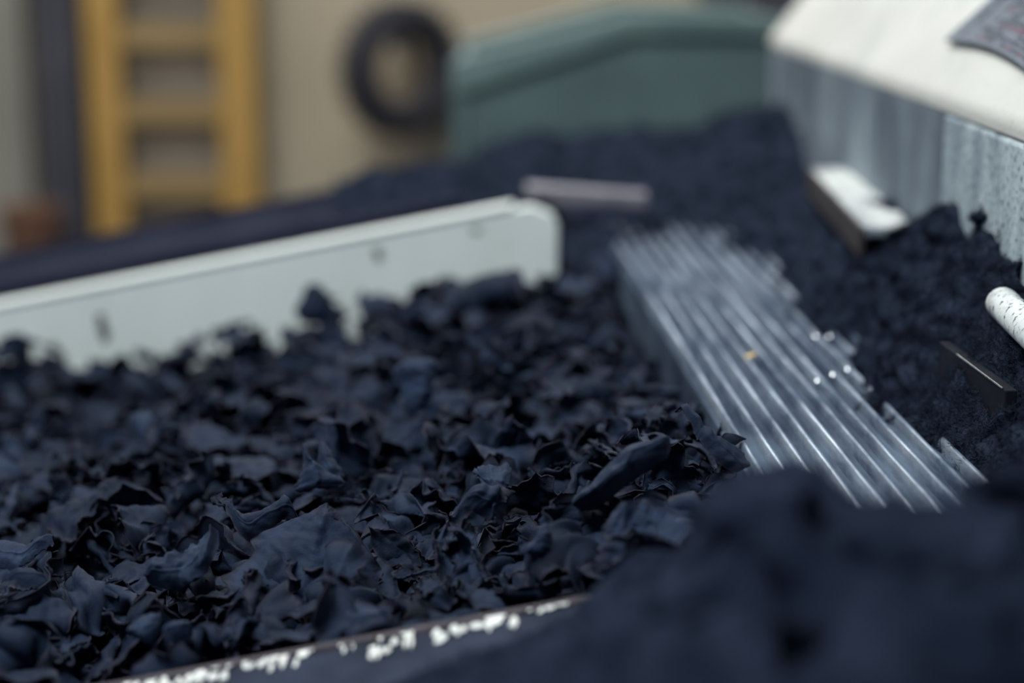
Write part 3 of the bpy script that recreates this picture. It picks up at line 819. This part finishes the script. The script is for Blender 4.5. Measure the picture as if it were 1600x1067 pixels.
def wob(n, rs, k, amp):
    x = np.linspace(0, 1, n); out = np.zeros(n)
    for f in range(1, k + 1): out += rs.normal() * np.sin(2 * np.pi * (f * x * rs.uniform(.7, 1.3) + rs.uniform())) / f ** .7
    return out * amp

def leaf_sheet(rs, L, Wd, n, m, kind):
    u = np.linspace(-1, 1, n)
    cut = rs.rand()
    prof = np.clip(1 - np.abs(u) ** 2.2, 0, 1) ** rs.uniform(.5, .9) + 0.05
    if cut < .55:                                    # a torn fragment: one end broken off wide
        sft = rs.uniform(.2, .8); prof = np.clip(1 - np.abs(np.clip((u * (1 - sft / 2) + sft / 2), -1, 1)) ** 2.2, 0, 1) ** .6 + .06
    wl = Wd / 2 * prof * (1 + wob(n, rs, 9, .10)); wr = Wd / 2 * prof * (1 + wob(n, rs, 9, .10))
    v = np.linspace(-1, 1, m)
    U, Vv = np.meshgrid(u, v, indexing='ij')
    half = np.where(Vv < 0, wl[:, None], wr[:, None])
    ends = 1 - 0.10 * (np.abs(Vv) ** 2) + wob(m, rs, 6, .035)[None] * np.abs(U) ** 4
    x = L / 2 * U * ends; y = Vv * half + (L * .08 * rs.normal()) * (U ** 2 - .3)
    sd = rs.uniform(0, 90)
    f = rs.uniform(55, 95)
    n1 = perlin(x * f + sd, y * f, sd); n2 = perlin(x * f * 2.3, y * f * 2.3 + sd, sd * 1.3)
    k = {'flat': .6, 'curled': .9, 'rolled': .5, 'crumpled': 1.8, 'upright': 1.0}[kind]
    z = k * 0.0042 * (1 - 2.2 * np.abs(n1)) + k * 0.0017 * (1 - 2 * np.abs(n2))
    z += k * 0.0022 * np.abs(Vv) ** 3 * np.sin(U * rs.uniform(5, 11) + rs.uniform(0, 6) + (Vv > 0) * 2)
    # midrib and side veins
    z += 0.0007 * np.exp(-(Vv * half / 0.0011) ** 2)
    z += 0.00035 * np.maximum(0, np.cos((U * L / 2 - np.abs(Vv) * half * .7) / 0.0052 * 2 * np.pi)) ** 8 * (np.abs(Vv) < .92)
    P = np.stack([x, y, z], -1).reshape(-1, 3)
    S = lambda: 1 if rs.rand() < .5 else -1
    if kind == 'rolled':
        r = Wd * rs.uniform(.11, .17); a = rs.normal() * .25
        P = bend(P, math.pi / 2 + a, -Wd * .05, r, rs.uniform(2.2, 4.2)); P = bend(P, -math.pi / 2 + a, Wd * .12, r * 1.15, rs.uniform(1.5, 3))
        P = bend(P, rs.normal() * .4, L * .05, L * .6, S() * rs.uniform(.1, .5))
    else:
        nb, lo, hi = {'flat': (2, .25, .8), 'curled': (3, .8, 2.2), 'crumpled': (5, .8, 2.3), 'upright': (3, .5, 1.5)}[kind]
        for q in range(nb):
            P = bend(P, rs.uniform(0, 2 * math.pi), rs.uniform(-.08, .22) * L, rs.uniform(.06, .28) * Wd + .0012, S() * rs.uniform(lo, hi))
    edge = np.clip(np.maximum(np.abs(Vv), np.abs(U)) * 3.2 - 2.3, 0, 1) ** 1.5
    return P - P.mean(0), edge.ravel()

def thick(P, n, m, t=0.00045):
    """give a sheet of n x m points its thickness"""
    N = grid_normals(P.reshape(n, m, 3)).reshape(-1, 3)
    V = np.concatenate([P + N * t / 2, P - N * t / 2])
    return V
_fc = {}
def thick_faces(n, m):
    if (n, m) not in _fc:
        top = grid_faces(n, m); bot = top[:, ::-1] + n * m
        idx = lambda i, j: i * m + j
        loop = [idx(i, 0) for i in range(n)] + [idx(n - 1, j) for j in range(1, m)] + [idx(i, m - 1) for i in range(n - 2, -1, -1)] + [idx(0, j) for j in range(m - 2, 0, -1)]
        rim = np.array([(b, a, a + n * m, b + n * m) for a, b in zip(loop, loop[1:] + loop[:1])])
        _fc[(n, m)] = np.concatenate([top, bot, rim])
    return _fc[(n, m)]

def make_leaf_object(name, P, edge, n, m, tone, label, group='dried leaves in the trough'):
    c = P.mean(0)
    V = thick(P - c, n, m); e2 = np.concatenate([edge, edge])
    me = np_mesh(name, V, thick_faces(n, m), [M_LEAF], {'edge': e2, 'tone': np.full(len(V), tone)})
    o = link(name, me); o.location = c
    return tag(o, label, 'leaf', group)

rs = np.random.RandomState(42)
# --- leaves that stand out in the photo: two edge lines of pixels with depth offsets, and a bulge between them
def smooth_line(pts, n):
    pts = np.array(pts, float); k = len(pts); t = np.linspace(0, k - 1, n)
    out = np.zeros((n, pts.shape[1]))
    for q, s in enumerate(t):
        i = min(int(s), k - 2); f = s - i
        p0 = pts[max(i - 1, 0)]; p1 = pts[i]; p2 = pts[i + 1]; p3 = pts[min(i + 2, k - 1)]
        out[q] = .5 * (2 * p1 + (p2 - p0) * f + (2 * p0 - 5 * p1 + 4 * p2 - p3) * f * f + (3 * p1 - p0 - 3 * p2 + p3) * f ** 3)
    return out
HERO_POS = []
def hero(label, A, B, bulge=0.004, wr=1.0, tone=.5, edge_amt=.6, d0=None, curlA=0.0, curlB=0.0, taper=0.22, pleats=None):
    n, m = 60, 36
    a = smooth_line(A, n); b = smooth_line(B, n)
    # uneven outline: the two long edges pinch in at the ends and wander
    sw = np.linspace(0, 1, n)
    pin = np.clip(np.minimum(sw, 1 - sw) / taper, 0, 1) ** .6
    cen = (a + b) / 2
    ka = (.30 + .70 * pin) * (1 + wob(n, rs, 8, .06)); kb = (.30 + .70 * pin) * (1 + wob(n, rs, 8, .06))
    a = cen + (a - cen) * ka[:, None]; b = cen + (b - cen) * kb[:, None]
    D = d0 if d0 else hit_heap(np.mean([p[0] for p in A + B]), max(p[1] for p in A + B) - 4) - .004
    v = np.linspace(0, 1, m)
    px = a[:, None] * (1 - v)[None, :, None] + b[:, None] * v[None, :, None]
    d = D + np.where(px[..., 2] < 0, .6, 1.0) * px[..., 2] / 1000.0
    G = CAM + RGT * ((px[..., 0] - 800) / F_PX * d)[..., None] + UPV * ((533.5 - px[..., 1]) / F_PX * d)[..., None] + FWD * d[..., None]
    N = grid_normals(G); N[(N @ FWD) > 0] *= -1
    vv = v[None, :]; uu = np.linspace(0, 1, n)[:, None]
    arch = bulge * 4 * vv * (1 - vv) * np.sin(np.pi * np.clip(uu * .8 + .1, 0, 1))
    arch = arch - curlA * np.exp(-(vv / .16) ** 2) - curlB * np.exp(-((1 - vv) / .16) ** 2)
    if pleats: arch = arch + pleats[1] * (np.abs(np.sin(np.pi * (pleats[0] * (vv + .12 * (uu - .5)) + .2))) - .5) * (.35 + .65 * uu)
    x, y, z = G[..., 0], G[..., 1], G[..., 2]
    sd = len(HERO_POS) * 3.1
    n1 = perlin(x * 75 + sd, y * 75, z * 75); n2 = perlin(x * 190, y * 190 + sd, z * 190); n3 = perlin(x * 420, y * 420, z * 420)
    arch = arch + wr * (.0036 * (.5 - 1.6 * np.abs(n1)) + .0016 * (.5 - 1.7 * np.abs(n2)) + .0005 * n3)
    arch = arch + .0008 * np.exp(-((vv - .5) / .025) ** 2)
    Lm = np.linalg.norm(G[-1, m // 2] - G[0, m // 2]); Wm = np.linalg.norm(G[n // 2, -1] - G[n // 2, 0])
    for q in range(6):                               # sharp creases running across the leaf
        th = rs.uniform(0, math.pi); cu, cv = rs.uniform(.1, .9), rs.uniform(.1, .9)
        dist = (uu - cu) * Lm * math.sin(th) + (vv - cv) * Wm * math.cos(th)
        w_ = rs.uniform(.004, .009)
        arch = arch + wr * rs.choice([-1, 1]) * rs.uniform(.0012, .0030) * np.maximum(0, 1 - np.abs(dist) / w_) ** 1.3
        if rs.rand() < .5: arch = arch + wr * rs.uniform(-.25, .25) * np.maximum(0, dist)
    G = G + N * arch[..., None]
    # ragged outline
    for e_, o_ in ((0, 1), (-1, -2)):
        rag = wob(n, rs, 16, .0009)
        G[:, e_] += (G[:, e_] - G[:, o_]) / (np.linalg.norm(G[:, e_] - G[:, o_], axis=1)[:, None] + 1e-9) * rag[:, None]
    ed = np.clip(np.maximum(np.abs(vv * 2 - 1), np.abs(uu * 2 - 1)) * 4 - 3, 0, 1) * edge_amt
    o = make_leaf_object('dried_leaf', G.reshape(-1, 3), np.broadcast_to(ed, (n, m)).ravel(), n, m, tone, label)
    HERO_POS.append((np.array(o.location), label))
    return o
def hero_sheet(label, px, py, d, L, Wd, kind, nrm, ang, tone, seed):
    r_ = np.random.RandomState(seed); n, m = 64, 40
    P, e = leaf_sheet(r_, L, Wd, n, m, kind)
    z = Vector(nrm).normalized(); a = math.radians(ang)
    x = Vector((math.cos(a), math.sin(a) * .4, math.sin(a))); x = (x - z * x.dot(z)).normalized(); y = z.cross(x)
    R_ = np.array([x, y, z])
    G = P @ R_ + W(px, py, d)
    G[:, 1] = np.maximum(G[:, 1], RIM_Y + .006)
    o = make_leaf_object('dried_leaf', G, e, n, m, tone, label)
    HERO_POS.append((np.array(o.location), label))
hero('arched leaf with a brown curled tip, rearing up at the left of the sharp leaves',
     [(342, 768, 4), (362, 800, 2), (392, 806, 0), (430, 780, 0), (452, 772, 2), (482, 800, 6)], [(344, 772, 2), (362, 822, -6), (395, 846, -10), (425, 822, -8), (448, 808, -4), (470, 842, 0)], .003, .7, .25, 1.0, curlA=.002)
hero('upright forked leaf with two pointed tips behind the brown arched leaf',
     [(470, 694, 8), (476, 724, 6), (470, 752, 2), (440, 772, 0)], [(482, 693, 8), (492, 728, 6), (530, 745, 2), (552, 758, 0)], .004, .6, .7)
hero('slim pointed leaf blade standing beside the upright forked leaf',
     [(497, 692, 12), (500, 722, 9), (508, 752, 6)], [(507, 690, 12), (522, 718, 9), (548, 752, 6)], .005, .5, .6)
hero_sheet('large drooping leaf with a clear midrib, hanging over the front of the heap', 478, 905, .668, .060, .056, 'flat', (.05, -.80, .55), 75, .75, 11)
hero_sheet('broad folded sheet of leaf lying in front of the jagged crumpled leaf', 715, 868, .655, .046, .032, 'curled', (-.1, -.45, .85), 8, .75, 5)
hero('pale tongue-shaped leaf standing in the middle of the sharp leaves',
     [(732, 735, 6), (760, 728, 4), (806, 728, 4)], [(762, 752, 0), (775, 785, -4), (784, 788, -5)], .004, .5, 1.0, .4)
hero('long rolled leaf like a thick tube left of the pointed twisted leaf',
     [(893, 778, 0), (930, 745, 0), (975, 705, 2), (1040, 684, 4)], [(905, 800, -2), (945, 785, -4), (990, 748, -2), (1052, 712, 0)], .012, 1.1, .5, .5, curlA=.004, curlB=.004, taper=.06)
hero('pointed twisted leaf with a long spike tip next to the ribbed plate',
     [(1064, 640, 10), (1092, 664, 6), (1122, 692, 2), (1180, 730, 0)], [(1060, 634, 10), (1084, 676, 2), (1098, 700, -4), (1130, 745, -6)], .005, .5, .35, .6)
hero('jagged crumpled leaf with torn brown teeth in front of the pale tongue-shaped leaf',
     [(700, 790, 0), (740, 785, 2), (780, 800, 2), (812, 780, 4)], [(708, 822, -8), (735, 815, -6), (765, 830, -8), (785, 828, -8)], .004, 1.6, .4, 1.0)
hero('small tent-folded leaf with a ragged top beside the jagged crumpled leaf',
     [(800, 862, 0), (830, 842, 0), (842, 812, 4)], [(852, 872, -6), (860, 850, -4), (858, 832, 2)], .006, .8, .6, .6)
hero('wide blue-grey leaf at the left edge of the photo draped over a hollow',
     [(-20, 842, 6), (40, 852, 4), (92, 848, 6)], [(-20, 888, -8), (30, 892, -10), (82, 856, -2)], .005, .5, .9, .3)
hero('arched brown leaf at the left edge of the photo below the wide blue-grey leaf',
     [(-10, 918, 0), (20, 894, 2), (50, 900, 2), (78, 934, 0)], [(-10, 932, -8), (22, 912, -8), (50, 920, -8), (72, 946, -8)], .003, .6, .3, .8)
hero('twisted blue-grey leaf with raised end left of the large drooping leaf',
     [(218, 892, 0), (262, 878, 2), (300, 850, 4), (326, 822, 8)], [(238, 920, -8), (280, 925, -8), (318, 900, -4), (340, 826, 6)], .006, 1.1, .85, .3)
hero('rounded pale leaf lobe lying just above the chipped rim on the left',
     [(196, 985, 0), (215, 968, 0), (250, 964, 2)], [(212, 1004, -8), (235, 1010, -8), (254, 992, -4)], .005, .4, 1.0, .2)
hero('second rounded leaf lobe right of the rounded pale lobe above the chipped rim',
     [(256, 985, 0), (272, 974, 0), (295, 976, 2)], [(258, 1002, -8), (282, 1004, -8), (303, 996, -4)], .005, .4, .85, .2)
hero('tall dark peaked leaf rising against the cream board',
     [(452, 505, 0), (478, 452, 4), (490, 445, 6)], [(545, 512, 0), (518, 470, 4), (503, 446, 6)], .006, .7, .25, .2, d0=1.10)
hero_sheet('pale curved leaf at the near edge half under the soft dust mound', 1020, 828, .625, .040, .028, 'flat', (.1, -.2, .95), 22, 1.0, 19)
hero('broad blue-grey leaf standing upright in the middle distance',
     [(612, 568, 0), (622, 600, -4), (630, 645, -10)], [(690, 560, 2), (682, 590, -2), (665, 640, -8)], .006, .5, 1.0, .2)
hero('narrow leaf standing upright at left in the blurred middle of the heap',
     [(198, 652, 0), (212, 680, -6), (226, 706, -10)], [(232, 640, 0), (245, 672, -6), (244, 706, -10)], .005, .5, .95, .2)
hero_sheet('long thin leaf ridge running along the heap right of the jagged crumpled leaf', 925, 862, .655, .052, .022, 'rolled', (.1, -.3, .9), 32, .55, 14)
hero_sheet('curled leaf with a smooth rounded back right of the pale tongue-shaped leaf', 812, 812, .700, .030, .022, 'rolled', (0, -.3, .9), 4, .5, 21)

# --- the rest of the heap
def place(rs, P, pos, kind):
    yaw = rs.uniform(0, 2 * math.pi)
    if kind == 'upright': tilt = rs.uniform(.9, 1.6)
    elif kind == 'flat': tilt = abs(rs.normal()) * .3
    else: tilt = abs(rs.normal()) * .55
    ax = rs.uniform(0, 2 * math.pi)
    R = Matrix.Rotation(tilt, 3, Vector((math.cos(ax), math.sin(ax), 0))) @ Matrix.Rotation(yaw, 3, 'Z')
    Q = P @ np.array(R).T
    return Q + np.array(pos)
KINDS = ['flat', 'curled', 'rolled', 'crumpled', 'upright']
cands = []
def rim_limit(x): return RIM_Y + 0.010
tries = 0
LAYERS = ((1000, -0.014, .004), (1200, 0.002, .006))
for cnt, lift, sc in LAYERS:
    for q in range(cnt):
        y = RIM_Y + .018 + (BRD_Y - .014 - RIM_Y - .018) * rs.rand() ** 1.15
        halfw = (1000 if y < .75 else 900) / F_PX * (y + .05)
        x = rs.uniform(-.42, .098)
        if abs(x) > .40 * (y + .12) + .03 and x < 0: continue
        if x > .078 and y > .79: continue
        if x > .065 and y > .95: continue
        if lift > 0 and float(perlin(x / .03, y / .03, 17.1)) < -.2: continue
        kind = KINDS[rs.choice(5, p=[.22, .30, .12, .26, .10])]
        big = rs.rand()
        L = rs.uniform(.020, .036) if big < .72 else rs.uniform(.036, .056)
        Wd = L * rs.uniform(.42, .85)
        near = y < .92
        n, m = (34, 20) if near else (20, 12)
        P, e = leaf_sheet(rs, L, Wd, n, m, kind)
        h = float(heap_z(x, y)) + float(perlin(x / .05, y / .05, 3.3)) * .016 + float(perlin(x / .11, y / .11, 9.3)) * .014
        P = place(rs, P, (x, y, h + lift + rs.normal() * sc), kind)
        # keep clear of the board, the rim and the plate
        P[:, 1] = np.minimum(P[:, 1], BRD_Y - .002)
        lim = RIM_Y + .008
        low = P[:, 2] < RIM_Z + SL * P[:, 0] + .004
        P[low, 1] = np.maximum(P[low, 1], lim)
        if P[:, 1].min() < RIM_Y - .02: continue
        P[:, 0] = np.where(P[:, 2] < PL_Z + .004, np.minimum(P[:, 0], .091), P[:, 0])
        tone = float(np.clip(rs.beta(1.4, 2.2), 0, 1))
        cands.append((P, e, n, m, kind, tone, L))
# which leaves show largest from where the photo was taken: a small depth buffer
zb = np.full((267, 400), 9.0); idb = np.full((267, 400), -1)
for i, cd_ in enumerate(cands):
    x, y, d = project(cd_[0]); xi = (x / 4).astype(int); yi = (y / 4).astype(int)
    ok = (xi >= 0) & (xi < 400) & (yi >= 0) & (yi < 267)
    for a, b, c in zip(xi[ok], yi[ok], d[ok]):
        if c < zb[b, a]: zb[b, a] = c; idb[b, a] = i
share = np.bincount(idb[idb >= 0], minlength=len(cands))
order = np.argsort(-share)
N_SINGLE = 300 - len(HERO_POS)
single = set(int(i) for i in order[:N_SINGLE] if share[i] > 0)
HP = np.array([p for p, _ in HERO_POS])
SHORT = ['brown arched leaf', 'forked leaf', 'slim pointed blade', 'large drooping leaf', 'broad folded sheet', 'pale tongue-shaped leaf', 'long rolled tube leaf', 'spike-tipped leaf', 'jagged crumpled leaf',
         'tent-folded leaf', 'wide blue-grey leaf', 'arched brown edge leaf', 'twisted blue-grey leaf', 'rounded pale lobe', 'second rounded lobe', 'tall peaked leaf', 'pale curved leaf', 'broad upright leaf', 'narrow upright leaf',
         'thin leaf ridge', 'low flat leaf', 'round-backed curled leaf']
ADJ = {'flat': 'flattish', 'curled': 'curled', 'rolled': 'rolled-up', 'crumpled': 'crumpled', 'upright': 'upturned'}
def describe(P, kind, tone, L):
    c = P.mean(0); k = int(np.argmin(np.linalg.norm(HP - c, axis=1))); v = c - HP[k]
    if abs(v[0]) > abs(v[1]): side = 'right of' if v[0] > 0 else 'left of'
    else: side = 'behind' if v[1] > 0 else 'in front of'
    far = ' well' if np.linalg.norm(v) > .09 else ' just'
    size = 'small' if L < .027 else ('large' if L > .04 else 'mid-sized')
    sh = 'pale' if tone > .55 else ('dark' if tone < .25 else 'dull')
    return f'{size} {sh} {ADJ[kind]} dried leaf{far} {side} the {SHORT[k]}'
rv, rf, re, rt, off = [], [], [], [], 0
for i, (P, e, n, m, kind, tone, L) in enumerate(cands):
    if i in single:
        make_leaf_object('dried_leaf', P, e, n, m, tone, describe(P, kind, tone, L))
    else:
        V = thick(P, n, m); rv.append(V); rf.append(thick_faces(n, m) + off); re.append(np.concatenate([e, e])); rt.append(np.full(len(V), tone)); off += len(V)
# dark core under the top leaves
xs = np.arange(-.44, .088, .004); ys = np.arange(RIM_Y + .012, BRD_Y - .002, .004)
X, Y = np.meshgrid(xs, ys, indexing='ij')
Z = heap_z(X, Y) - .020 + perlin(X / .02, Y / .02, 5) * .006
G = np.stack([X, Y, Z], -1)
rv.append(G.reshape(-1, 3)); rf.append(grid_faces(*X.shape) + off); re.append(np.zeros(X.size)); rt.append(np.zeros(X.size))
me = np_mesh('leaf_bed', np.concatenate(rv), np.concatenate(rf), [M_LEAF], {'edge': np.concatenate(re), 'tone': np.concatenate(rt)})
tag(link('leaf_bed', me), 'dense bed of dark dried leaf scraps filling the trough between and beneath the larger leaves', 'leaves', kind='stuff')
